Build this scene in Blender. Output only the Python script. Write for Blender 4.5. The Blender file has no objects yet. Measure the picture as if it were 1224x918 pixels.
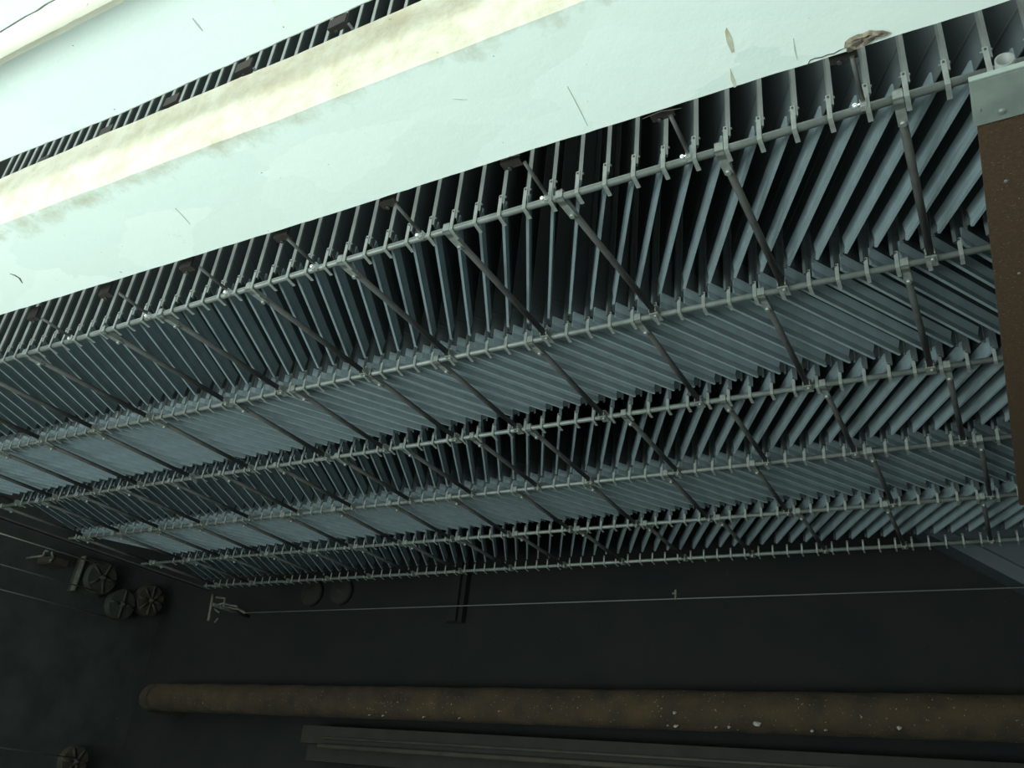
import bpy, bmesh, math, random
from mathutils import Vector, Matrix, noise
random.seed(7)
S = 2.0            # metres per survey unit
H0 = 1.6           # eye height of the photographer
C = bpy.context.scene.collection
PI = math.pi

def W(x, y, z):
    return Vector((S*x, S*y, S*z + H0))

# ------------------------------------------------------------------ helpers
def new_obj(name, bm, mats, parent=None, smooth=False):
    me = bpy.data.meshes.new(name)
    bmesh.ops.recalc_face_normals(bm, faces=bm.faces[:])
    bm.to_mesh(me); bm.free()
    for m in (mats if isinstance(mats, (list, tuple)) else [mats]):
        me.materials.append(m)
    if smooth:
        for p in me.polygons: p.use_smooth = True
    o = bpy.data.objects.new(name, me); C.objects.link(o)
    if parent: o.parent = parent
    return o

def tag(o, label=None, cat=None, group=None, kind=None):
    if label: o['label'] = label
    if cat: o['category'] = cat
    if group: o['group'] = group
    if kind: o['kind'] = kind
    return o

def empty(name, loc):
    o = bpy.data.objects.new(name, None); o.empty_display_size = 0.05
    o.location = loc; C.objects.link(o); return o

def box(bm, lo, hi, mat=0, M=None):
    vs = [bm.verts.new((x, y, z)) for x in (lo[0], hi[0]) for y in (lo[1], hi[1]) for z in (lo[2], hi[2])]
    for f in ((0,1,3,2),(4,6,7,5),(0,4,5,1),(2,3,7,6),(0,2,6,4),(1,5,7,3)):
        fc = bm.faces.new([vs[i] for i in f]); fc.material_index = mat
    if M is not None: bmesh.ops.transform(bm, matrix=M, verts=vs)
    return vs

def tube(bm, a, b, r, n=14, r2=None, inner=None, caps=True, mat=0):
    a = Vector(a); b = Vector(b); d = (b-a).normalized()
    u = d.orthogonal().normalized(); v = d.cross(u)
    def ring(p, rr): return [bm.verts.new(p + rr*(math.cos(2*PI*i/n)*u + math.sin(2*PI*i/n)*v)) for i in range(n)]
    A = ring(a, r); B = ring(b, r if r2 is None else r2)
    for i in range(n):
        f = bm.faces.new((A[i], A[(i+1)%n], B[(i+1)%n], B[i])); f.smooth = True; f.material_index = mat
    if inner:
        A2 = ring(a, inner); B2 = ring(b, inner)
        for i in range(n):
            j = (i+1) % n
            f = bm.faces.new((A2[i], B2[i], B2[j], A2[j])); f.smooth = True
            bm.faces.new((A[i], A2[i], A2[j], A[j])); bm.faces.new((B[i], B[j], B2[j], B2[i]))
    elif caps:
        bm.faces.new(A[::-1]).material_index = mat; bm.faces.new(B).material_index = mat

def extrude_profile(bm, prof, x0, x1, M=None):
    """prof: closed (y,z) loop swept along x"""
    A = [bm.verts.new((x0, y, z)) for y, z in prof]; B = [bm.verts.new((x1, y, z)) for y, z in prof]
    n = len(prof)
    for i in range(n):
        bm.faces.new((A[i], A[(i+1)%n], B[(i+1)%n], B[i]))
    bm.faces.new(A[::-1]); bm.faces.new(B)
    if M is not None: bmesh.ops.transform(bm, matrix=M, verts=A+B)

def lathe(bm, axis_o, axis_d, prof, n=28):
    """prof: (radius, offset along axis)"""
    d = Vector(axis_d).normalized(); u = d.orthogonal().normalized(); v = d.cross(u); o = Vector(axis_o)
    rings = []
    for r, t in prof:
        rings.append([bm.verts.new(o + d*t + r*(math.cos(2*PI*i/n)*u + math.sin(2*PI*i/n)*v)) for i in range(n)])
    for a, b in zip(rings[:-1], rings[1:]):
        for i in range(n):
            f = bm.faces.new((a[i], a[(i+1)%n], b[(i+1)%n], b[i])); f.smooth = True
    bm.faces.new(rings[0][::-1]); bm.faces.new(rings[-1])

# ------------------------------------------------------------------ materials
def mat(name, base, rough=0.6, metal=0.0, col2=None, scale=20, lo=0.35, hi=0.65, bump=0.0, bscale=60, spec=0.4, stretch=(1,1,1), spots=None):
    m = bpy.data.materials.new(name); m.use_nodes = True
    nt = m.node_tree; nd = nt.nodes; ln = nt.links
    b = nd['Principled BSDF']
    b.inputs['Roughness'].default_value = rough; b.inputs['Metallic'].default_value = metal
    b.inputs['Specular IOR Level'].default_value = spec
    tc = nd.new('ShaderNodeTexCoord'); mp = nd.new('ShaderNodeMapping'); mp.inputs['Scale'].default_value = stretch
    ln.new(tc.outputs['Object'], mp.inputs['Vector'])
    out = None
    if col2:
        nz = nd.new('ShaderNodeTexNoise'); nz.inputs['Scale'].default_value = scale; nz.inputs['Detail'].default_value = 6
        ln.new(mp.outputs['Vector'], nz.inputs['Vector'])
        rp = nd.new('ShaderNodeMapRange'); rp.inputs['From Min'].default_value = lo; rp.inputs['From Max'].default_value = hi
        ln.new(nz.outputs['Fac'], rp.inputs['Value'])
        mx = nd.new('ShaderNodeMix'); mx.data_type = 'RGBA'
        mx.inputs['A'].default_value = (*base, 1); mx.inputs['B'].default_value = (*col2, 1)
        ln.new(rp.outputs['Result'], mx.inputs['Factor']); out = mx.outputs['Result']
        if spots:
            n2 = nd.new('ShaderNodeTexNoise'); n2.inputs['Scale'].default_value = spots[1]; n2.inputs['Detail'].default_value = 3
            ln.new(mp.outputs['Vector'], n2.inputs['Vector'])
            r2 = nd.new('ShaderNodeMapRange'); r2.inputs['From Min'].default_value = spots[2]; r2.inputs['From Max'].default_value = spots[2]+0.05
            ln.new(n2.outputs['Fac'], r2.inputs['Value'])
            m2 = nd.new('ShaderNodeMix'); m2.data_type = 'RGBA'; m2.inputs['B'].default_value = (*spots[0], 1)
            ln.new(out, m2.inputs['A']); ln.new(r2.outputs['Result'], m2.inputs['Factor']); out = m2.outputs['Result']
        ln.new(out, b.inputs['Base Color'])
    else:
        b.inputs['Base Color'].default_value = (*base, 1)
    if bump:
        nb = nd.new('ShaderNodeTexNoise'); nb.inputs['Scale'].default_value = bscale; nb.inputs['Detail'].default_value = 5
        ln.new(mp.outputs['Vector'], nb.inputs['Vector'])
        bp = nd.new('ShaderNodeBump'); bp.inputs['Strength'].default_value = bump; bp.inputs['Distance'].default_value = 0.01
        ln.new(nb.outputs['Fac'], bp.inputs['Height']); ln.new(bp.outputs['Normal'], b.inputs['Normal'])
    return m

def mat_paint(name, base, patch, stain, ridge_y, ridge_w, stain_amt, rough=0.75, bump=0.12):
    """old paint: repainted patches (voronoi) and dirt gathered along the crease at world y = ridge_y"""
    m = bpy.data.materials.new(name); m.use_nodes = True
    nt = m.node_tree; nd = nt.nodes; ln = nt.links
    b = nd['Principled BSDF']; b.inputs['Roughness'].default_value = rough; b.inputs['Specular IOR Level'].default_value = 0.25
    tc = nd.new('ShaderNodeTexCoord')
    mp = nd.new('ShaderNodeMapping'); mp.inputs['Scale'].default_value = (1.0, 2.2, 2.2); ln.new(tc.outputs['Object'], mp.inputs['Vector'])
    wn = nd.new('ShaderNodeTexNoise'); wn.inputs['Scale'].default_value = 3; wn.inputs['Detail'].default_value = 4
    ln.new(mp.outputs['Vector'], wn.inputs['Vector'])
    ad = nd.new('ShaderNodeMix'); ad.data_type = 'VECTOR'; ad.inputs['Factor'].default_value = 0.25
    ln.new(mp.outputs['Vector'], ad.inputs['A']); ln.new(wn.outputs['Color'], ad.inputs['B'])
    vo = nd.new('ShaderNodeTexVoronoi'); vo.inputs['Scale'].default_value = 2.3; ln.new(ad.outputs['Result'], vo.inputs['Vector'])
    sp = nd.new('ShaderNodeSeparateColor'); ln.new(vo.outputs['Color'], sp.inputs['Color'])
    mx = nd.new('ShaderNodeMix'); mx.data_type = 'RGBA'; mx.inputs['A'].default_value = (*base, 1); mx.inputs['B'].default_value = (*patch, 1)
    ln.new(sp.outputs['Red'], mx.inputs['Factor'])
    # dirt
    nz = nd.new('ShaderNodeTexNoise'); nz.inputs['Scale'].default_value = 9; nz.inputs['Detail'].default_value = 8; nz.inputs['Roughness'].default_value = 0.7
    ln.new(tc.outputs['Object'], nz.inputs['Vector'])
    sx = nd.new('ShaderNodeSeparateXYZ'); ln.new(tc.outputs['Object'], sx.inputs['Vector'])
    dy = nd.new('ShaderNodeMath'); dy.operation = 'SUBTRACT'; dy.inputs[1].default_value = ridge_y; ln.new(sx.outputs['Y'], dy.inputs[0])
    ab = nd.new('ShaderNodeMath'); ab.operation = 'ABSOLUTE'; ln.new(dy.outputs[0], ab.inputs[0])
    mr = nd.new('ShaderNodeMapRange'); mr.inputs['From Min'].default_value = ridge_w; mr.inputs['From Max'].default_value = 0.0
    mr.inputs['To Min'].default_value = -0.12; mr.inputs['To Max'].default_value = stain_amt
    ln.new(ab.outputs[0], mr.inputs['Value'])
    su = nd.new('ShaderNodeMath'); su.operation = 'ADD'; ln.new(nz.outputs['Fac'], su.inputs[0]); ln.new(mr.outputs['Result'], su.inputs[1])
    r2 = nd.new('ShaderNodeMapRange'); r2.inputs['From Min'].default_value = 0.52; r2.inputs['From Max'].default_value = 0.85; r2.inputs['To Max'].default_value = 0.75
    ln.new(su.outputs[0], r2.inputs['Value'])
    m2 = nd.new('ShaderNodeMix'); m2.data_type = 'RGBA'; m2.inputs['B'].default_value = (*stain, 1)
    ln.new(mx.outputs['Result'], m2.inputs['A']); ln.new(r2.outputs['Result'], m2.inputs['Factor'])
    # small dark pits
    n3 = nd.new('ShaderNodeTexNoise'); n3.inputs['Scale'].default_value = 45; n3.inputs['Detail'].default_value = 2; ln.new(tc.outputs['Object'], n3.inputs['Vector'])
    r3 = nd.new('ShaderNodeMapRange'); r3.inputs['From Min'].default_value = 0.745; r3.inputs['From Max'].default_value = 0.78; r3.inputs['To Max'].default_value = 0.6
    ln.new(n3.outputs['Fac'], r3.inputs['Value'])
    m3 = nd.new('ShaderNodeMix'); m3.data_type = 'RGBA'; m3.inputs['B'].default_value = (0.12, 0.11, 0.09, 1)
    ln.new(m2.outputs['Result'], m3.inputs['A']); ln.new(r3.outputs['Result'], m3.inputs['Factor'])
    ln.new(m3.outputs['Result'], b.inputs['Base Color'])
    bp = nd.new('ShaderNodeBump'); bp.inputs['Strength'].default_value = bump; bp.inputs['Distance'].default_value = 0.02
    ln.new(nz.outputs['Fac'], bp.inputs['Height']); ln.new(bp.outputs['Normal'], b.inputs['Normal'])
    return m

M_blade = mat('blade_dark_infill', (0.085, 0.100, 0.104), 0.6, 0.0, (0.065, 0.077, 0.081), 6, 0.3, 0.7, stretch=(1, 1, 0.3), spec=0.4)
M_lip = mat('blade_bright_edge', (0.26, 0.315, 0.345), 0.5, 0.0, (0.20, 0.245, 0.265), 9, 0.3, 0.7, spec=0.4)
M_post = mat('post_metal', (0.20, 0.21, 0.20), 0.5, 0.0, (0.145, 0.153, 0.148), 9, spec=0.5)
M_strap = mat('strap_galvanised', (0.28, 0.295, 0.275), 0.42, 0.3, (0.20, 0.212, 0.20), 40, spec=0.5)
M_rail = mat('rail_galvanised', (0.20, 0.212, 0.20), 0.45, 0.3, (0.14, 0.15, 0.143), 14, spec=0.5)
M_bolt = mat('bolt_dark', (0.07, 0.07, 0.07), 0.4, 0.5)
M_chrome = mat('bolt_bright', (0.9, 0.9, 0.88), 0.18, 0.8)
M_strut = mat('strut_dull_steel', (0.078, 0.078, 0.076), 0.55, 0.1, (0.058, 0.054, 0.050), 12, spots=((0.20, 0.09, 0.05), 7, 0.70))
M_rust = mat('rust_plate', (0.028, 0.021, 0.018), 0.9, 0, (0.02, 0.015, 0.013), 30, bump=0.3)
M_board = mat('plywood_brown', (0.078, 0.044, 0.023), 0.8, 0, (0.058, 0.034, 0.019), 90, bump=0.1, bscale=250, spots=((0.19, 0.16, 0.11), 160, 0.66))
M_flange = mat('flange_grey', (0.30, 0.335, 0.305), 0.5, 0.2, (0.22, 0.25, 0.23), 12)
M_wall = mat('wall_dark', (0.0062, 0.0066, 0.0056), 0.95, 0, (0.0035, 0.0046, 0.005), 3.0, bump=0.3, bscale=40, spots=((0.045, 0.05, 0.042), 38, 0.74))  # near-black mottled colour with sparse lighter specks
M_wall_l = mat('wall_dark_left', (0.032, 0.034, 0.033), 0.95, 0, (0.018, 0.020, 0.020), 3.0, bump=0.4, bscale=40, spots=((0.12, 0.13, 0.12), 30, 0.73))  # dark mottled colour, paler than the other walls
M_dark = mat('dark_concrete', (0.05, 0.055, 0.055), 0.9, 0, (0.035, 0.04, 0.04), 3)
M_floor = mat('floor_concrete', (0.27, 0.285, 0.265), 0.9, 0, (0.22, 0.235, 0.22), 2)
M_pipe = mat('pipe_dusty_lagging', (0.044, 0.0255, 0.011), 0.95, 0, (0.015, 0.010, 0.006), 5.0, 0.3, 0.7, bump=0.8, bscale=30, spots=((0.22, 0.19, 0.14), 60, 0.68))
M_flake = mat('paint_flake', (0.24, 0.225, 0.19), 0.8)
M_ledge = mat('ledge_dark', (0.016, 0.0145, 0.0115), 0.9, 0, (0.011, 0.010, 0.0085), 6)
M_conduit = mat('conduit', (0.045, 0.036, 0.026), 0.8, 0, (0.028, 0.024, 0.018), 8)
M_duct = mat('duct_blue_grey', (0.050, 0.058, 0.067), 0.6, 0.1, (0.042, 0.048, 0.055), 4)
M_sheave = mat('sheave_rusty', (0.042, 0.028, 0.020), 0.85, 0, (0.021, 0.018, 0.014), 18, bump=0.3)
M_sheave_g = mat('sheave_grey', (0.032, 0.034, 0.025), 0.85, 0, (0.019, 0.021, 0.017), 14, bump=0.3)
M_wire = mat('wire_steel', (0.34, 0.34, 0.30), 0.5, 0.3)
M_wire_dim = mat('wire_dull', (0.15, 0.155, 0.145), 0.6, 0.2)
M_bracket = mat('bracket_pale', (0.12, 0.12, 0.10), 0.7, 0.1, (0.06, 0.06, 0.05), 30)
M_paint = mat_paint('paint_pale_green_white', (0.87, 0.925, 0.885), (0.79, 0.86, 0.815), (0.50, 0.46, 0.33), S*0.65, 0.10, 0.22)
M_cream = mat_paint('plaster_cream', (0.82, 0.765, 0.67), (0.74, 0.69, 0.59), (0.50, 0.42, 0.29), S*0.65, 0.16, 0.20, bump=0.5)
M_chip = mat('broken_plaster', (0.26, 0.21, 0.16), 0.95, 0, (0.15, 0.115, 0.085), 60, bump=0.5)
M_crack = mat('crack_dark', (0.09, 0.08, 0.065), 0.95)
M_streak = mat('brown_streak', (0.47, 0.41, 0.29), 0.9, 0, (0.62, 0.60, 0.50), 25)
M_scr = mat('scratch_grey', (0.50, 0.54, 0.49), 0.9)

# ------------------------------------------------------------------ setting
def slab(name, lo, hi, m):
    bm = bmesh.new(); a = W(*lo); b = W(*hi); box(bm, a, b)
    return tag(new_obj(name, bm, m), kind='structure')
ZF = -H0/S
YF = 3.57; XL = -4.75; XR = 1.25; ZC = 2.45
slab('floor', (XL-0.1, -5.0, ZF-0.1), (XR+0.1, YF+0.1, ZF), M_floor)
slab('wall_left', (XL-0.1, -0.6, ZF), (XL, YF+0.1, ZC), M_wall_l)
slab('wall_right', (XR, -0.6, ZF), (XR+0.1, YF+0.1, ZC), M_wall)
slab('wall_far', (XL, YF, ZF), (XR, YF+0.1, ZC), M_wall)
slab('ceiling', (XL-0.1, 0.97, ZC), (XR+0.1, YF+0.1, ZC+0.1), M_dark)

# ------------------------------------------------------------------ white beams
def lerp_tab(tab, x):
    if x <= tab[0][0]: return tab[0][1]
    for (a, ya), (b, yb) in zip(tab[:-1], tab[1:]):
        if x <= b: return ya + (yb-ya)*(x-a)/(b-a)
    return tab[-1][1]
def beam(name, far_tab, near_tab, height, x0, x1, seed, mats, base=1.0):
    bm = bmesh.new(); n = 150; rows = []
    for i in range(n+1):
        x = x0 + (x1-x0)*i/n
        def j(k, a, fr=14): return a*noise.noise(Vector((x*fr, seed+k*3.1, 0)))
        yf = lerp_tab(far_tab, x) + j(0, .0015, 6) + j(5, .0012, 50); yn = lerp_tab(near_tab, x) + j(1, .002, 5) + j(6, .001, 50)
        zb = base; h = height + j(3, .002, 6)
        ym = (yf+yn)/2
        prof = [(yn, base+h), (yn+j(7, .003), base+h*.55), (yn, zb+.006), (yn+.006, zb), (ym, zb), (yf-.004, zb), (yf, zb+.005), (yf, base+h)]
        rows.append([bm.verts.new(W(x, y, z)) for y, z in prof])
    for a, b in zip(rows[:-1], rows[1:]):
        m = len(a)
        for k in range(m):
            f = bm.faces.new((a[k], a[(k+1)%m], b[(k+1)%m], b[k]))
            f.material_index = 1 if k in (0, 1, 2) else 0
    bm.faces.new(rows[0]); bm.faces.new(rows[-1][::-1])
    return new_obj(name, bm, mats)
b1 = beam('beam', [(-2.6, .850), (-2.09, .858), (-1.01, .885), (-.62, .888), (-.21, .896), (.11, .901), (.6, .905)],
          [(-2.6, .612), (-1.7, .621), (-.94, .645), (-.44, .657), (.6, .67)], .150, -2.9, .62, 1.0, [M_paint, M_cream])
tag(b1, 'white painted beam with broken edge running beside the first louver rail', 'beam')
b2 = beam('beam', [(-2.6, .49), (-1.52, .511), (-1.2, .529), (-.9, .535), (-.65, .539), (.6, .55)],
          [(-2.6, .35), (-1.27, .363), (-.99, .373), (.6, .39)], .150, -2.9, .62, 2.7, [M_paint, M_cream])
tag(b2, 'smooth pale green beam crossing the upper left corner, second from the louvers', 'beam')
b3 = beam('beam', [(-2.6, .298), (-1.2, .308), (-1.0, .311), (.6, .322)], [(-2.6, .20), (.6, .21)], .10, -2.9, .62, 4.2, [M_paint, M_cream], .93)
tag(b3, 'pale beam just showing in the extreme top left corner', 'beam')

def decal(name, pts, z, m, parent, label=None, thick=0.0012):
    """thin solid flake / crack lying on the beam's underside; pts are plan points (x,y)"""
    bm = bmesh.new()
    a = [bm.verts.new(W(x, y, z)) for x, y in pts]; b = [bm.verts.new(W(x, y, z) - Vector((0, 0, thick))) for x, y in pts]
    n = len(a); bm.faces.new(a[::-1]); bm.faces.new(b)
    for i in range(n): bm.faces.new((a[i], a[(i+1)%n], b[(i+1)%n], b[i]))
    o = new_obj(name, bm, m, parent)
    if label: o['label'] = label
    return o
def stroke(pts, w):
    L = []; R = []
    for i, p in enumerate(pts):
        a = Vector(pts[max(i-1, 0)]); b = Vector(pts[min(i+1, len(pts)-1)]); d = (b-a).normalized(); nn = Vector((-d.y, d.x))
        ww = w if 0 < i < len(pts)-1 else w*.35
        p = Vector(p); L.append(tuple(p+nn*ww)); R.append(tuple(p-nn*ww))
    return L + R[::-1]
decal('crack', stroke([(-.080, .887), (-.088, .888), (-.096, .8905), (-.104, .889), (-.112, .890), (-.121, .888), (-.128, .8885), (-.134, .896)], .0008), 1.0, M_crack, b1)
decal('crack', stroke([(-.322, .899), (-.335, .897), (-.352, .8925), (-.366, .8935), (-.385, .8955)], .0007), 1.0, M_crack, b1)
decal('crack', stroke([(-.640, .886), (-.620, .884), (-.603, .887)], .0007), 1.0, M_crack, b1)
decal('brown_streak', [(-.2175, .786), (-.2155, .806), (-.2195, .830), (-.2235, .830), (-.2245, .810), (-.221, .790)], 1.0, M_streak, b1, 'brown streak')
decal('brown_streak', [(-.2335, .856), (-.2335, .880), (-.235, .8925), (-.2385, .8925), (-.2385, .876)], 1.0, M_streak, b1, 'brown streak')
decal('scratch', stroke([(-.464, .788), (-.4665, .83), (-.470, .873)], .0008), 1.0, M_scr, b1)
decal('scratch', stroke([(-.640, .735), (-.630, .741), (-.620, .746)], .0009), 1.0, M_scr, b1)
decal('scratch', stroke([(-.1405, .842), (-.143, .862), (-.144, .880)], .001), 1.0, M_scr, b1)
decal('scratch', stroke([(-1.872, .749), (-1.867, .758), (-1.868, .770), (-1.882, .786)], .0022), 1.0, M_crack, b1, 'curled dark peel mark')
decal('scratch', stroke([(-1.30, .742), (-1.305, .765), (-1.312, .79)], .001), 1.0, M_scr, b1)
decal('scratch', stroke([(-.911, .444), (-.913, .456), (-.915, .467)], .0018), 1.0, M_scr, b2)
# broken-out plaster
def broken():
    ring = [(-.0815, .8845), (-.079, .8755), (-.072, .871), (-.062, .8695), (-.055, .871), (-.046, .869), (-.039, .8735), (-.030, .877), (-.021, .8855),
            (-.029, .8855), (-.040, .8865), (-.050, .890), (-.058, .8925), (-.066, .8935), (-.074, .893)]
    bm = bmesh.new(); A = [bm.verts.new(W(x, y, .998)) for x, y in ring]
    cx, cy = -.056, .8805; B = []; D = []
    for x, y in ring:
        B.append(bm.verts.new(W(cx+(x-cx)*.72, cy+(y-cy)*.72, .9955) + Vector((0, 0, random.uniform(-.006, .001)))))
        D.append(bm.verts.new(W(cx+(x-cx)*.35, cy+(y-cy)*.35, .996) + Vector((0, 0, random.uniform(-.004, .003)))))
    n = len(ring)
    for i in range(n):
        j = (i+1) % n
        bm.faces.new((A[i], A[j], B[j], B[i])); bm.faces.new((B[i], B[j], D[j], D[i]))
    bm.faces.new(D)
    o = new_obj('broken_plaster', bm, M_chip, b1); o['label'] = 'broken brown plaster edge'
    decal('plaster_cavity', [(-.0795, .8865), (-.074, .882), (-.066, .879), (-.0585, .8775), (-.0575, .8805), (-.064, .8835), (-.067, .8895), (-.073, .8915), (-.078, .8915)], .9945, M_crack, b1, 'dark cavity')
    decal('plaster_cavity', [(-.052, .8808), (-.046, .8795), (-.038, .8775), (-.033, .8765), (-.030, .8785), (-.037, .8795), (-.046, .8815)], .9945, M_crack, b1, 'dark cavity')
broken()

# ------------------------------------------------------------------ louver grid
P = .0534; Y0 = 1.0108; DY = .42324
SH = [-.230, .246, -.230, .246, -.230]          # sideways step of the zigzag in each row
RAILX = [-.284]
for s in SH: RAILX.append(RAILX[-1] + s)
RR = .0068*S                                     # rail radius (m)
ORD = ['zeroth', 'first', 'second', 'third', 'fourth', 'fifth', 'sixth', 'seventh', 'eighth', 'ninth', 'tenth', 'eleventh', 'twelfth', 'thirteenth',
       'fourteenth', 'fifteenth', 'sixteenth', 'seventeenth', 'eighteenth', 'nineteenth', 'twentieth']
XEND = -3.87
rails = []
for n in range(6):
    bm = bmesh.new(); y = Y0 + n*DY
    tube(bm, W(XEND, y, 1), W(.5, y, 1), RR, 16)
    o = new_obj('rail', bm, M_rail)
    lab = ['galvanised tube rail nearest the white beam, carrying bright bolts', 'galvanised tube rail, second from the white beam',
           'galvanised tube rail, third from the white beam', 'galvanised tube rail, third from the dark far wall',
           'thin galvanised tube rail, second from the dark far wall', 'thin galvanised tube rail along the dark far edge of the louvers'][n]
    tag(o, lab, 'rail', 'tube rails under the louvers'); rails.append(o)
# end angle that closes the rails at the left
bm = bmesh.new()
box(bm, W(XEND-.012, Y0-.05, .985), W(XEND-.006, Y0+5*DY+.05, .997)); box(bm, W(XEND-.018, Y0-.05, .985), W(XEND-.006, Y0+5*DY+.05, .988))
tag(new_obj('end_angle', bm, M_strut), 'steel angle closing the left ends of all the rails', 'steel angle')

# struts: X positions surveyed for each row (row = gap between two rails)
STR = {
 0: [.255, -.021, -.287, -.586, -.832, -1.096, -1.370, -1.660, -1.878, -2.223, -2.49, -2.77],
 1: [.20, -.067, -.340, -.606, -.868, -1.139, -1.36, -1.618, -1.862, -2.225, -2.509, -2.799, -3.07, -3.34, -3.61],
 2: [.235, -.035, -.305, -.55, -.82, -1.095, -1.303, -1.562, -1.827, -2.10, -2.37, -2.64, -2.91, -3.18, -3.45, -3.72],
 3: [.26, -.004, -.267, -.588, -.85, -1.12, -1.385, -1.65, -1.92, -2.19, -2.46, -2.73, -3.00, -3.27, -3.54, -3.78],
 4: [.235, -.033, -.300, -.565, -.832, -1.10, -1.366, -1.63, -1.90, -2.165, -2.43, -2.70, -2.965, -3.23, -3.50, -3.75]}
def beside_strap(row, X):                          # a strut's clamp sits right beside a blade's hanger strap
    off = -.012 if row == 0 else .012
    g = RAILX[row] + round((X - off - RAILX[row])/P)*P + off
    return g if abs(g-X) < .016 else X
STR = {row: [beside_strap(row, X) for X in xs] for row, xs in STR.items()}
ROWNAME = ['first row nearest the white beam', 'second louver row', 'third louver row', 'fourth louver row', 'fifth row at the far edge']
def make_strut():
    root = empty('strut', (0, 0, 0)); L = DY*S
    bm = bmesh.new(); tube(bm, (0, RR-.001, -.002), (0, L-RR+.001, -.002), .0135, 14); new_obj('tube', bm, M_strut, root)
    # near clamp: saddle round the rail with a sleeve over the tube
    bm = bmesh.new()
    box(bm, (-.0145, -RR-.006, -RR-.006), (.0145, -RR-.001, RR+.006)); box(bm, (-.0145, -RR-.006, RR+.001), (.0145, RR+.012, RR+.006)); box(bm, (-.0145, -RR-.006, -RR-.006), (.0145, RR+.012, -RR-.001))
    box(bm, (-.0145, .0, -RR-.006), (.0145, .098, -RR-.001)); box(bm, (-.0145, .010, -RR-.004), (-.0115, .085, .006)); box(bm, (.0115, .010, -RR-.004), (.0145, .085, .006))
    c = new_obj('clamp', bm, M_strap, root)
    bm = bmesh.new(); tube(bm, (0, .084, -.014), (0, .084, -.030), .0095, 12); new_obj('bolt', bm, M_strap, c)
    # far clamp: fork block
    bm = bmesh.new()
    box(bm, (-.0165, L-.060, -.017), (-.0125, L-.010, .012)); box(bm, (.0125, L-.060, -.017), (.0165, L-.010, .012))
    box(bm, (-.020, L-.045, -RR-.006), (.020, L+RR+.006, -RR+.000)); box(bm, (-.020, L-.045, RR-.002), (.020, L+RR+.004, RR+.004))
    c2 = new_obj('clamp', bm, M_strap, root)
    bm = bmesh.new(); tube(bm, (.004, L-.03, -RR-.004), (.004, L-.03, -RR-.016), .008, 6); new_obj('bolt', bm, M_strap, c2)
    return root
def copy_tree(o, parent=None):
    c = o.copy(); C.objects.link(c)
    if parent: c.parent = parent
    for ch in o.children: copy_tree(ch, c)
    return c
# camera data needed to know which repeats the photo shows
F = 997.49
AX = ((.86517, .49170, .09852), (-.15495, .44896, -.88001), (-.47693, .74610, .46462))
def px(x, y, z):
    q = [a[0]*x + a[1]*y + a[2]*z for a in AX]
    return (612 + F*q[0]/q[2], 459 + F*q[1]/q[2]) if q[2] > .05 else (1e6, 1e6)
def in_view(pts, m=0):
    return any(-m <= u <= 1224+m and -m <= v <= 918+m for u, v in (px(*p) for p in pts))
sproto = make_strut(); first = True
for row in range(5):
    ya = Y0 + row*DY; k = 0
    for X in STR[row]:
        if not in_view([(X, ya + t*DY/6, 1) for t in range(7)]): continue
        if row == 0 and X > .0: continue          # hidden behind the plywood board
        o = sproto if first else copy_tree(sproto); first = False
        k += 1
        o.location = W(X, ya, 1)
        if row == 0 and k == 3: o.rotation_euler.z = -.05      # this one sits slightly askew
        tag(o, 'dull steel strut tube, %s from right, bridging the %s' % (ORD[k], ROWNAME[row]), 'strut', 'struts between the rails')
        o['order'] = k

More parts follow.
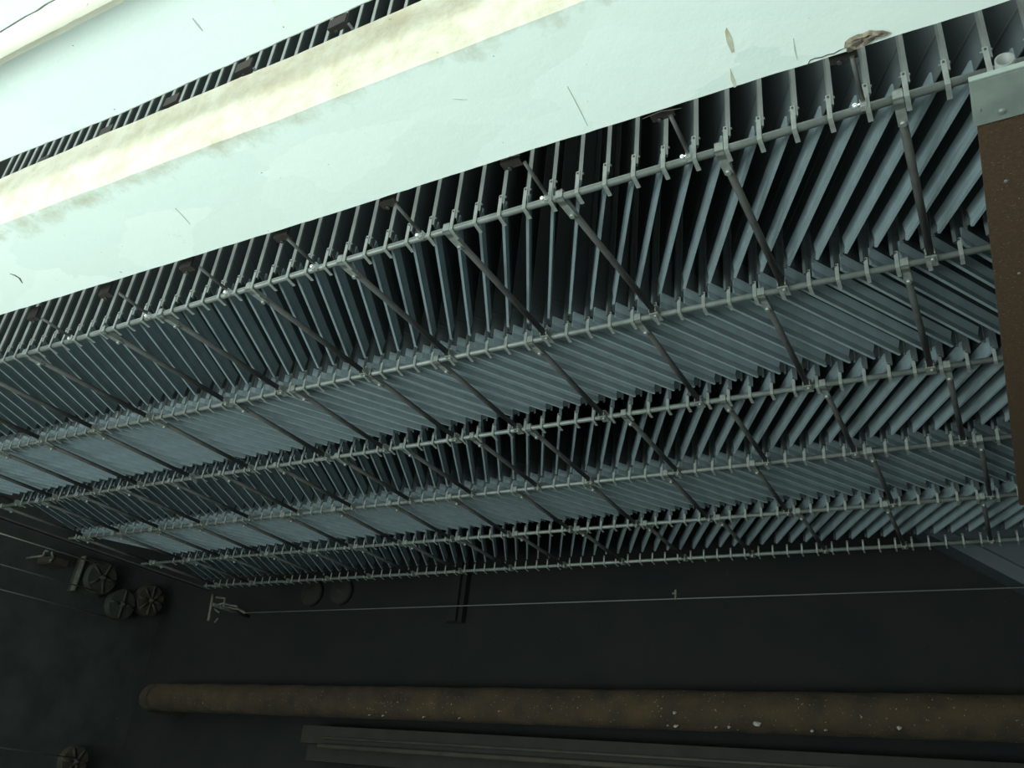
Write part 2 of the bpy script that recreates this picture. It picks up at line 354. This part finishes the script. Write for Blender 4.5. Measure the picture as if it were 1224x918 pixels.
# ---- blades
ZB = .022*S                                       # blade's lower edge above the rail axis
ZT = (2.28-1.0)*S
def make_blade(row):
    dx, dy = SH[row]*S, DY*S; L = math.hypot(dx, dy); ang = math.atan2(dy, dx)
    M = Matrix.Rotation(ang, 4, 'Z')
    s0 = -.018 if row == 0 else -.012*S/(dy/L)
    s1 = L - .024*S/(dy/L)
    root = empty('louver_blade', (0, 0, 0))
    bm = bmesh.new()
    if row % 2 == 0:
        lip = [(-.0055, ZB), (-.0012, ZB+.036), (-.0085, ZB+.076), (-.0012, ZB+.080), (.0012, ZB+.080), (.0085, ZB+.076), (.0012, ZB+.036), (.0055, ZB)]
    else:                                           # the rows that lean the other way have a deeper fold on their right face
        lip = [(-.0115, ZB), (-.0105, ZB+.003), (-.0012, ZB+.038), (-.0125, ZB+.076), (-.0012, ZB+.080), (.0012, ZB+.080), (.0012, ZB)]
    lip0 = s0+.085 if row == 0 else s0+.045
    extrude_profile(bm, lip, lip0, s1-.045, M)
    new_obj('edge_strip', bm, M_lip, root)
    bm = bmesh.new()
    body = [(-.0015, ZB+.079), (-.0015, ZB+.16), (-.0045, ZB+.17), (-.0015, ZB+.18), (-.0015, ZT), (.0015, ZT), (.0015, ZB+.18), (.0045, ZB+.17), (.0015, ZB+.16), (.0015, ZB+.079)]
    extrude_profile(bm, body, s0+.006, s1-.004, M)
    extrude_profile(bm, [(-.0012, ZB+.03), (-.0012, ZB+.081), (.0012, ZB+.081), (.0012, ZB+.03)], s0+.004, lip0+.002, M)
    # tapered web from the lip's end to the far post
    v = [bm.verts.new(M @ Vector(p)) for p in ((s1-.046, -.0015, ZB+.012), (s1-.004, -.0015, ZB+.030), (s1-.004, -.0015, ZB+.080), (s1-.046, -.0015, ZB+.080),
                                               (s1-.046, .0015, ZB+.012), (s1-.004, .0015, ZB+.030), (s1-.004, .0015, ZB+.080), (s1-.046, .0015, ZB+.080))]
    for f in ((0,1,2,3),(7,6,5,4),(0,4,5,1),(1,5,6,2),(3,2,6,7),(0,3,7,4)): bm.faces.new([v[i] for i in f])
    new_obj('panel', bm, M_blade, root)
    bm = bmesh.new()                                # near end post: a slim channel facing the camera side
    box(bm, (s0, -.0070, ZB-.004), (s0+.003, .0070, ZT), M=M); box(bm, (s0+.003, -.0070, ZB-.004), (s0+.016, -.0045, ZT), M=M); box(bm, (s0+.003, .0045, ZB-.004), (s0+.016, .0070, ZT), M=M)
    new_obj('end_post', bm, M_post if row == 0 else M_blade, root)  # posts behind the first row take the dark panel colour as painted-in shade
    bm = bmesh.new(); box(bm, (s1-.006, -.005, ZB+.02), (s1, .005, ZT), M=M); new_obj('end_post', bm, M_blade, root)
    def strap(x, y, w=.0075):
        bm = bmesh.new()
        box(bm, (x-w, y-RR-.006, -RR-.002), (x+w, y-RR-.002, ZB+(.036 if row == 0 else .012)))
        pts = [(x-w, y-RR-.006, -RR-.002), (x+w, y-RR-.006, -RR-.002), (x+w, y+.034, -RR-.010), (x-w, y+.034, -RR-.010)]
        a = [bm.verts.new(p) for p in pts]; b = [bm.verts.new((p[0], p[1], p[2]-.004)) for p in pts]
        bm.faces.new(a); bm.faces.new(b[::-1])
        for i in range(4): bm.faces.new((a[i], b[i], b[(i+1)%4], a[(i+1)%4]))
        st = new_obj('hanger_strap', bm, M_strap, root)
        bm = bmesh.new(); tube(bm, (x, y-RR-.006, ZB+(.026 if row == 0 else .004)), (x, y-RR-.009, ZB+(.026 if row == 0 else .004)), .0038, 8); new_obj('bolt', bm, M_bolt, st)
        if row == 0:
            bm = bmesh.new(); tube(bm, (x-.014, y-RR+.006, ZB+.03), (x+.018, y-RR+.006, ZB+.03), .0028, 8); tube(bm, (x+.013, y-RR+.006, ZB+.03), (x+.018, y-RR+.006, ZB+.03), .005, 6)
            new_obj('bolt', bm, M_post, st)
    strap(0, 0)
    if row == 4: strap(dx, dy, .006)
    return root
protos = [make_blade(r) for r in range(5)]
cand = []
for row in range(5):
    ya = Y0 + row*DY
    lim_hi = .37 if row == 0 else .40
    for k in range(-90, 20):
        Xa = RAILX[row] + k*P; Xb = Xa + SH[row]
        if Xa > lim_hi or Xa < XEND+.02 or Xb < XEND+.02: continue
        pts = [(Xa + t/4*SH[row], ya + t/4*DY, z) for t in range(5) for z in (1.02, 1.06)]
        if row == 0: pts += [(Xa, ya, z) for z in (1.1, 1.5, 1.7, 1.8, 1.85)]
        if not in_view(pts): continue
        if row == 0 and Xa > .03 and False: continue
        (u0, v0), (u1, v1) = px(Xa, ya, 1.02), px(Xb, ya+DY, 1.02)
        (u2, v2), (u3, v3) = px(Xa, ya, 1.08), px(Xa + P, ya, 1.02)
        size = abs((u3-u0)*(v1-v0) - (v3-v0)*(u1-u0))
        cand.append((size, row, k, Xa, Xb, ya))
cand.sort(key=lambda c: -c[0])
big = sorted(cand[:300], key=lambda c: (c[1], -c[3])); rest = cand[300:]
used = [False]*5; cnt = {}
RN = ['in first row from white beam', 'in second row from white beam', 'in third row from white beam', 'in fourth row from white beam', 'in the farthest row']
for size, row, k, Xa, Xb, ya in big:
    o = protos[row] if not used[row] else copy_tree(protos[row]); used[row] = True
    o.location = W(Xa, ya, 1)
    ss = [X for X in STR[row] if in_view([(X, ya + t*DY/6, 1) for t in range(7)]) and not (row == 0 and X > 0)]
    idx = sum(1 for X in ss if X > Xa)              # struts to the right of this blade's near end
    key = (row, idx); 
    if idx == 0:
        n = sum(1 for c in big if c[1] == row and c[3] <= Xa and c[3] >= ss[0]) + 0
        lab = 'louver blade %s, %s right of its rightmost strut' % (RN[row], ORD[n])
    else:
        cnt[key] = cnt.get(key, 0) + 1
        lab = 'louver blade %s, %s left of %s strut from right' % (RN[row], ORD[cnt[key]], ORD[idx])
    tag(o, lab, 'louver blade', 'zigzag louver blades')
# the farthest, smallest blades: one object
if rest:
    SLOTS = [M_blade, M_lip, M_post, M_strap, M_bolt]; bm = bmesh.new()
    for size, row, k, Xa, Xb, ya in rest:
        def gather(o):
            for ch in o.children:
                if ch.type == 'MESH':
                    n0 = len(bm.verts); f0 = len(bm.faces); bm.from_mesh(ch.data); bm.verts.ensure_lookup_table(); bm.faces.ensure_lookup_table()
                    for f in bm.faces[f0:]: f.material_index = SLOTS.index(ch.data.materials[0])
                    for v in bm.verts[n0:]: v.co += W(Xa, ya, 1)
                gather(ch)
        gather(protos[row])
    tag(new_obj('louver_blade', bm, SLOTS), 'tightly packed louver blades at the far left end of the grid', 'louver blade', kind='stuff')
print('blades', len(cand), 'kept', len(big))

# ------------------------------------------------------------------ rusty brackets and tie rods beside the beam
BX = [-.079, -.350, -.626, -.894, -1.168, -1.456, -1.74, -2.03]
SX = [-.0796, -.3496, -.613, -.892, -1.168, -1.4307, -1.7056, -2.0105]
UX = [-1.201, -1.523, -1.809, -2.10, -2.413]
BL = ['below the broken plaster', 'second from the broken plaster', 'third from the broken plaster', 'fourth from the broken plaster',
      'fifth from the broken plaster', 'third from the left end', 'second from the left end', 'at the left frame edge']
def make_bracket():
    root = empty('bracket', (0, 0, 0))
    bm = bmesh.new(); box(bm, (-.045, -.016, 0), (.030, -.006, .06)); box(bm, (-.045, -.016, -.004), (.030, .018, .0)); new_obj('plate', bm, M_rust, root)
    bm = bmesh.new(); tube(bm, (-.02, .012, -.012), (-.02, .012, -.006), .008, 6); new_obj('bolt', bm, M_bolt, root)
    return root
def make_rod(L):
    root = empty('tie_rod', (0, 0, 0))
    bm = bmesh.new(); tube(bm, (0, 0, .016), (0, L-.028, .004), .007, 10); new_obj('rod', bm, M_strut, root)
    bm = bmesh.new(); box(bm, (-.009, L-.040, -.020), (.009, L-.021, .012)); new_obj('eye_plate', bm, M_chrome, root)
    bm = bmesh.new(); bmesh.ops.create_uvsphere(bm, u_segments=12, v_segments=8, radius=.009, matrix=Matrix.Translation((-.024, L-.028, .004)))
    tube(bm, (-.024, L-.028, .004), (.0, L-.03, .004), .004, 8); new_obj('bolt', bm, M_chrome, root, True)
    return root
bp = make_bracket(); rp = make_rod((Y0-.908)*S)
for i, X in enumerate(BX):
    o = bp if i == 0 else copy_tree(bp)
    o.location = W(X-.004, .9105, 1.012)
    tag(o, 'rusty bracket plate on the lower beam edge, %s' % BL[i], 'bracket', 'rusty brackets along the beam')
    o = rp if i == 0 else copy_tree(rp)
    o.location = W(SX[i]+.004, .9135, 1.0)
    tag(o, 'short tie rod with bright bolt on the first rail, %s' % BL[i], 'tie rod', 'tie rods to the first rail')
UL = ['rightmost', 'second from right', 'third from right', 'fourth from right', 'leftmost']
bm = bmesh.new(); tube(bm, W(-3.6, Y0-.012, 1.665), W(.3, Y0-.012, 1.665), .014, 12)
tag(new_obj('rail', bm, M_rail), 'upper tube rail behind the gap between the two white beams', 'rail', 'tube rails under the louvers')
for i, X in enumerate(UX):
    o = copy_tree(bp); o.location = W(X-.004, .925, 1.68); o.scale = (1.5, 1, 1.0)
    tag(o, 'rusty bracket in the gap between the white beams, %s of five' % UL[i], 'bracket', 'brackets seen between the beams')
    o = copy_tree(rp); o.location = W(X+.024, .925, 1.668)
    tag(o, 'short rod seen in the gap between the white beams, %s of five' % UL[i], 'tie rod', 'rods seen between the beams')
# ------------------------------------------------------------------ plywood board and its tube
root = empty('plywood_board', W(.20, 1.5, .82)); OFF = -root.location
def child_box(name, lo, hi, m, par, bevel=0):
    bm = bmesh.new(); box(bm, W(*lo)+OFF, W(*hi)+OFF)
    if bevel: bmesh.ops.bevel(bm, geom=bm.edges[:], offset=bevel, segments=2, affect='EDGES')
    return new_obj(name, bm, m, par)
child_box('board', (.0555, .905, .821), (.36, 2.3, .83), M_board, root, .002)
fl = child_box('end_plate', (.0515, .838, .8185), (.362, .912, .8215), M_flange, root, .0012)
child_box('lip', (.0515, .834, .8185), (.362, .838, .8265), M_flange, fl, .001)
for y in (1.25, 1.95): child_box('hanger_block', (.076, y-.02, .829), (.112, y+.02, .859), M_flange, root, .002)
bm = bmesh.new(); tube(bm, W(.082, .897, .819)+OFF, W(.082, .897, .8165)+OFF, .0062, 6); tube(bm, W(.082, .897, .819)+OFF, W(.082, .897, .8178)+OFF, .009, 14); new_obj('bolt', bm, M_strap, root)
for x, y in ((.081, 1.033), (.0885, 1.261), (.30, 1.033), (.30, 1.261), (.089, 1.75)):
    bm = bmesh.new(); tube(bm, W(x, y, .8212)+OFF, W(x, y, .8200)+OFF, .0045, 10); new_obj('screw', bm, M_strap, root)
bm = bmesh.new(); tube(bm, W(.0605, .880, .8186)+OFF, W(.0608, .887, .8182)+OFF, .0012, 6); new_obj('scratch', bm, M_strap, fl)
tag(root, 'brown plywood board with grey metal end plate at the right edge', 'board')
bm = bmesh.new(); tube(bm, W(.0943, .866, .870), W(.0943, 2.25, .870), .0210, 28, inner=.0176)
tag(new_obj('scaffold_tube', bm, M_post), 'open ended steel tube lying above the brown plywood board', 'tube')

# ------------------------------------------------------------------ far wall: pipe, ledge, conduit, duct, wire
def noisy_pipe(p0, p1, r, nseg, nr, amp, m, name):
    bm = bmesh.new(); p0 = Vector(p0); p1 = Vector(p1); d = (p1-p0).normalized(); u = Vector((0, 0, 1)); u = (u - d*u.dot(d)).normalized(); v = d.cross(u)
    rings = []
    for i in range(nseg+1):
        c = p0 + (p1-p0)*i/nseg
        rings.append([bm.verts.new(c + (r + amp*noise.noise(Vector((i*.35, math.cos(2*PI*k/nr)*2, math.sin(2*PI*k/nr)*2))))*(math.cos(2*PI*k/nr)*u + math.sin(2*PI*k/nr)*v)) for k in range(nr)])
    for a, b in zip(rings[:-1], rings[1:]):
        for k in range(nr):
            f = bm.faces.new((a[k], a[(k+1)%nr], b[(k+1)%nr], b[k])); f.smooth = True
    bm.faces.new(rings[0][::-1]); bm.faces.new(rings[-1])
    return new_obj(name, bm, m)
pipe_root = empty('lagged_pipe', W(-2.0, 3.3, .447))
po = noisy_pipe(W(-4.22, 3.3, .433), W(1.2, 3.3, .470), .073*S, 160, 24, .008, M_pipe, 'pipe_run'); po.parent = pipe_root; po.matrix_parent_inverse = Matrix.Translation(-pipe_root.location)
bm = bmesh.new()                                      # bend that turns into the far wall
prev = None; nr = 20
for i in range(11):
    a = PI/2*i/10; R = .10*S
    c = W(-4.22, 3.3, .433) + Vector((-R*math.sin(a), R*(1-math.cos(a)), 0)); t = Vector((-math.cos(a), math.sin(a), 0)); s = Vector((0, 0, 1)); q = t.cross(s)
    ring = [bm.verts.new(c + (.074*S + .004*math.sin(i*1.7+k))*(math.cos(2*PI*k/nr)*s + math.sin(2*PI*k/nr)*q)) for k in range(nr)]
    if prev:
        for k in range(nr):
            f = bm.faces.new((prev[k], prev[(k+1)%nr], ring[(k+1)%nr], ring[k])); f.smooth = True
    prev = ring
ring = [bm.verts.new(v.co + Vector((0, .325, 0))) for v in prev]
for k in range(nr): bm.faces.new((prev[k], prev[(k+1)%nr], ring[(k+1)%nr], ring[k]))
bo = new_obj('pipe_bend', bm, M_pipe, pipe_root); bo.matrix_parent_inverse = Matrix.Translation(-pipe_root.location)
for X, w, up in ((-.865, .020, .030), (-1.207, .008, .012), (-1.175, .012, .012), (-1.02, .009, .012), (-.97, .010, .014), (-.675, .011, .012), (-.63, .010, .014), (-1.947, .008, .045), (-2.35, .008, .012), (-2.16, .008, .012), (-2.66, .007, .012), (-2.58, .008, .012), (-.39, .012, .03), (-1.17, .012, .06)):
    bm = bmesh.new(); yy = 3.3 - .071*math.cos(math.asin(max(-1, min(1, (up*.9-.071)/.073)))); zz = .433 + .037*(X+4.22)/5.42 - .071 + up*.9
    n = 7; c = bm.verts.new(W(X, yy-.012, zz))
    rg = [bm.verts.new(W(X + w*math.cos(2*PI*i/n)*random.uniform(.5, 1), yy-.001+.01*math.sin(2*PI*i/n), zz + w*math.sin(2*PI*i/n)*random.uniform(.5, 1))) for i in range(n)]
    bk = bm.verts.new(W(X, yy+.004, zz))
    for i in range(n): bm.faces.new((c, rg[i], rg[(i+1)%n])); bm.faces.new((bk, rg[(i+1)%n], rg[i]))
    fo = new_obj('paint_flake', bm, M_flake, pipe_root); fo.matrix_parent_inverse = Matrix.Translation(-pipe_root.location)
tag(pipe_root, 'thick dusty brown lagged pipe running along the dark far wall', 'pipe')
bm = bmesh.new(); box(bm, W(-3.15, 3.36, .255), W(1.2, YF-.003, .335)); box(bm, W(-3.15, 3.42, .18), W(1.2, YF-.003, .255))
tag(new_obj('ledge', bm, M_ledge), 'dark stepped ledge on the far wall below the lagged pipe', 'ledge')
bm = bmesh.new(); tube(bm, W(-3.0, 3.33, .243), W(1.2, 3.33, .252), .022, 12); tube(bm, W(-3.0, 3.35, .282), W(1.2, 3.35, .290), .012, 10)
tag(new_obj('conduit', bm, M_conduit), 'thin brown conduit along the ledge at the bottom edge', 'conduit')
# sloping duct at right
root = empty('sloping_duct', W(.1, 3.45, 1.0)); OFF = -root.location
def prism_xz(name, pts, y0, y1, m, par):
    bm = bmesh.new(); a = [bm.verts.new(W(x, y0, z)+OFF) for x, z in pts]; b = [bm.verts.new(W(x, y1, z)+OFF) for x, z in pts]
    bm.faces.new(a); bm.faces.new(b[::-1]); n = len(pts)
    for i in range(n): bm.faces.new((a[i], b[i], b[(i+1)%n], a[(i+1)%n]))
    return new_obj(name, bm, m, par)
sl = (.921-1.086)/(.049+.179)
def ez(x): return 1.086 + sl*(x+.179)
prism_xz('side_sheet', [(-.40, ez(-.40)), (.42, ez(.42)), (.62, ez(.42)), (.62, 1.5), (-.40, 1.5)], 3.41, 3.56, M_duct, root)
prism_xz('edge_flange', [(-.40, ez(-.40)), (.42, ez(.42)), (.42, ez(.42)+.062), (-.40, ez(-.40)+.062)], 3.395, 3.41, M_duct, root)
tag(root, 'blue grey sloping metal duct beyond the louvers at lower right', 'duct')
# long wire with its bracket
def wire(name, a, b, r, m, label, group=None):
    bm = bmesh.new(); tube(bm, a, b, r, 8); o = new_obj(name, bm, m); return tag(o, label, 'wire', group)
wire('wire', W(-3.70, 3.3, .889), W(.40, 3.3, .885), .0045, M_wire_dim, 'long horizontal wire stretched across the dark far wall')
root = empty('wire_anchor', W(-3.9, 3.3, .92)); OFF = -root.location
bm = bmesh.new()
def bar(a, b, r): tube(bm, W(*a)+OFF, W(*b)+OFF, r, 8)
bar((-3.965, 3.28, .995), (-3.945, 3.28, .845), .017); bar((-3.965, 3.3, .985), (-3.88, 3.3, .975), .012); bar((-3.955, 3.3, .935), (-3.87, 3.3, .950), .012)
bar((-3.88, 3.3, .98), (-3.875, 3.3, .925), .012); bar((-3.915, 3.3, .84), (-3.895, 3.3, .865), .010); bar((-3.95, 3.3, .92), (-3.90, 3.3, .895), .010)
bar((-3.955, 3.28, .94), (-3.955, YF, .94), .022)
new_obj('frame', bm, M_bracket, root)
bm = bmesh.new(); bar((-3.88, 3.3, .945), (-3.76, 3.3, .925), .010); bar((-3.88, 3.3, .932), (-3.76, 3.3, .910), .008); bar((-3.77, 3.3, .918), (-3.69, 3.3, .889), .014)
new_obj('turnbuckle', bm, M_bracket, root)
tag(root, 'pale metal anchor bracket at the left end of the long wire', 'bracket')
bm = bmesh.new(); a = W(-1.195, 3.3, .888); box(bm, a+Vector((-.008, -.012, -.01)), a+Vector((.008, .012, .07))); box(bm, a+Vector((-.03, -.006, .035)), a+Vector((.012, .006, .05)))
tag(new_obj('wire_clip', bm, M_bracket), 'tiny pale clip standing on the long horizontal wire', 'clip')
for X, lab in ((-3.47, 'faint round plate on the far wall beneath the louvers, left of two'), (-3.25, 'faint round plate on the far wall beneath the louvers, right of two')):
    bm = bmesh.new(); lathe(bm, W(X, YF, 1.06), (0, -1, 0), [(.15, 0), (.15, .05), (.13, .07), (.05, .07), (.04, .10), (.01, .10)])
    tag(new_obj('round_plate', bm, M_ledge), lab, 'plate')
bm = bmesh.new(); box(bm, W(-2.50, 3.53, .87), W(-2.40, YF, 1.4)); box(bm, W(-2.475, 3.51, .87), W(-2.425, 3.53, 1.4))
tag(new_obj('wall_post', bm, M_wall), 'faint brown post on the far wall under the last rail', 'post')

# ------------------------------------------------------------------ left wall: pulleys and wires
def pulley(y, z, r, m, label, spokes=6, box_=False, t=.24):
    root = empty('pulley', W(XL, y, z)); n = 28
    x1 = t
    bm = bmesh.new(); lathe(bm, (x1-.10, 0, 0), (1, 0, 0), [(r*.97, 0), (r, .01), (r*.86, .035), (r*.86, .065), (r, .09), (r*.97, .10)])
    new_obj('rim', bm, m, root)
    bm = bmesh.new(); lathe(bm, (0, 0, 0), (1, 0, 0), [(r*.22, 0), (r*.22, x1+.02), (r*.10, x1+.02), (r*.10, x1+.05), (r*.02, x1+.05)]); new_obj('hub', bm, m, root)
    for k in range(spokes):
        a = 2*PI*k/spokes; bm = bmesh.new()
        tube(bm, (x1+.006, r*.2*math.cos(a), r*.2*math.sin(a)), (x1+.004, r*.92*math.cos(a), r*.92*math.sin(a)), .016, 8); new_obj('spoke', bm, m, root)
    if box_:
        bm = bmesh.new(); box(bm, (x1-.16, -r*1.25, -r*1.1), (x1-.13, r*.6, r*1.05)); box(bm, (0, -r*1.22, -r*1.1), (x1-.13, -r*1.12, r*1.05)); new_obj('housing', bm, m, root)
        bm = bmesh.new(); box(bm, (x1-.16, -r*1.30, -r*1.1), (x1-.08, -r*1.22, r*1.05)); new_obj('edge_strip', bm, M_bracket, root)
    return tag(root, label, 'pulley', 'pulleys on the left wall')
pulley(3.01, 1.045, .19, M_sheave_g, 'boxed pulley on left wall where the brightest wire ends', 5, True)
pulley(3.19, .935, .18, M_sheave_g, 'greenish round pulley low on left wall below the boxed pulley', 4)
pulley(3.375, 1.005, .19, M_sheave, 'rusty spoked pulley next to the corner of the dark room', 8)
pulley(3.205, .068, .16, M_sheave, 'rusty pulley at the bottom edge in the lower left', 6)
XW = -4.6
G = 'wires along the left wall'
wire('wire', W(XW, 2.0, 1.090), W(XW, 2.96, 1.108), .007, M_wire, 'brightest wire on the left wall, leading to the boxed pulley', G)
wire('wire', W(XW, 2.0, .938), W(XW, 2.98, .958), .006, M_wire_dim, 'dull wire on left wall just under the brightest wire', G)
wire('wire', W(XW, 2.0, .816), W(XW, 3.13, .840), .006, M_wire_dim, 'faint wire on left wall leading to the greenish pulley', G)
wire('wire', W(XW, 2.0, .095), W(XW, 3.19, .085), .006, M_wire_dim, 'faint wire leading to the rusty pulley at bottom left', G)
bm = bmesh.new(); pts = [(XL, 2.60, 1.05), (XW, 2.60, 1.055), (XW, 2.60, 1.08), (XW, 2.635, 1.092), (XW, 2.66, 1.06), (XW, 2.645, 1.035)]
for p, q in zip(pts[:-1], pts[1:]): tube(bm, W(*p), W(*q), .014, 8)
hk = empty('wire_tensioner', W(XL, 2.62, 1.06))
ho = new_obj('hook', bm, M_bracket, hk); ho.matrix_parent_inverse = Matrix.Translation(-hk.location)
bm = bmesh.new(); box(bm, W(XL, 2.66, 1.035), W(XW, 2.76, 1.075)); bmesh.ops.bevel(bm, geom=bm.edges[:], offset=.012, segments=2, affect='EDGES')
ho = new_obj('body', bm, M_sheave, hk); ho.matrix_parent_inverse = Matrix.Translation(-hk.location)
tag(hk, 'rusty hooked tensioner on left wall under the brightest wire', 'tensioner')

# ------------------------------------------------------------------ camera
cam = bpy.data.cameras.new('camera'); co = bpy.data.objects.new('camera', cam); C.objects.link(co)
cam.sensor_fit = 'HORIZONTAL'; cam.sensor_width = 36; cam.lens = 36*F/1224; cam.clip_start = .02; cam.clip_end = 100
R = Matrix((AX[0], [-a for a in AX[1]], [-a for a in AX[2]])).transposed()
co.matrix_world = Matrix.Translation((0, 0, H0)) @ R.to_4x4()
bpy.context.scene.camera = co

# ------------------------------------------------------------------ light: overcast sky through the open side, plus two added low area lamps
w = bpy.data.worlds.new('world'); bpy.context.scene.world = w; w.use_nodes = True
w.node_tree.nodes['Background'].inputs['Color'].default_value = (.83, 1.0, .93, 1)
w.node_tree.nodes['Background'].inputs['Strength'].default_value = 2.5
def area(name, loc, target, sx, sy, power, col):
    l = bpy.data.lights.new(name, 'AREA'); l.shape = 'RECTANGLE'; l.size = sx; l.size_y = sy; l.energy = power; l.color = col
    o = bpy.data.objects.new(name, l); C.objects.link(o); o.location = loc
    o.rotation_euler = (Vector(target) - Vector(loc)).to_track_quat('-Z', 'Y').to_euler(); return o
area('low_bounce_lamp', W(-1.55, -1.5, -.70), W(-.7, 1.2, 1.0), 6.0, 1.8, 720, (.82, 1.0, .95))  # unseen lamp added at floor level, stands in for daylight bounced off the ground
area('right_fill_lamp', W(.7, -.3, -.66), W(-.1, .8, 1.0), 1.6, 1.2, 12, (.82, 1.0, .95))  # made-up fill lamp, added to brighten the beam's right underside

sc = bpy.context.scene
sc.view_settings.view_transform = 'Standard'; sc.view_settings.look = 'None'; sc.view_settings.gamma = 1; sc.view_settings.use_curve_mapping = False
sc.view_settings.exposure = 0.0
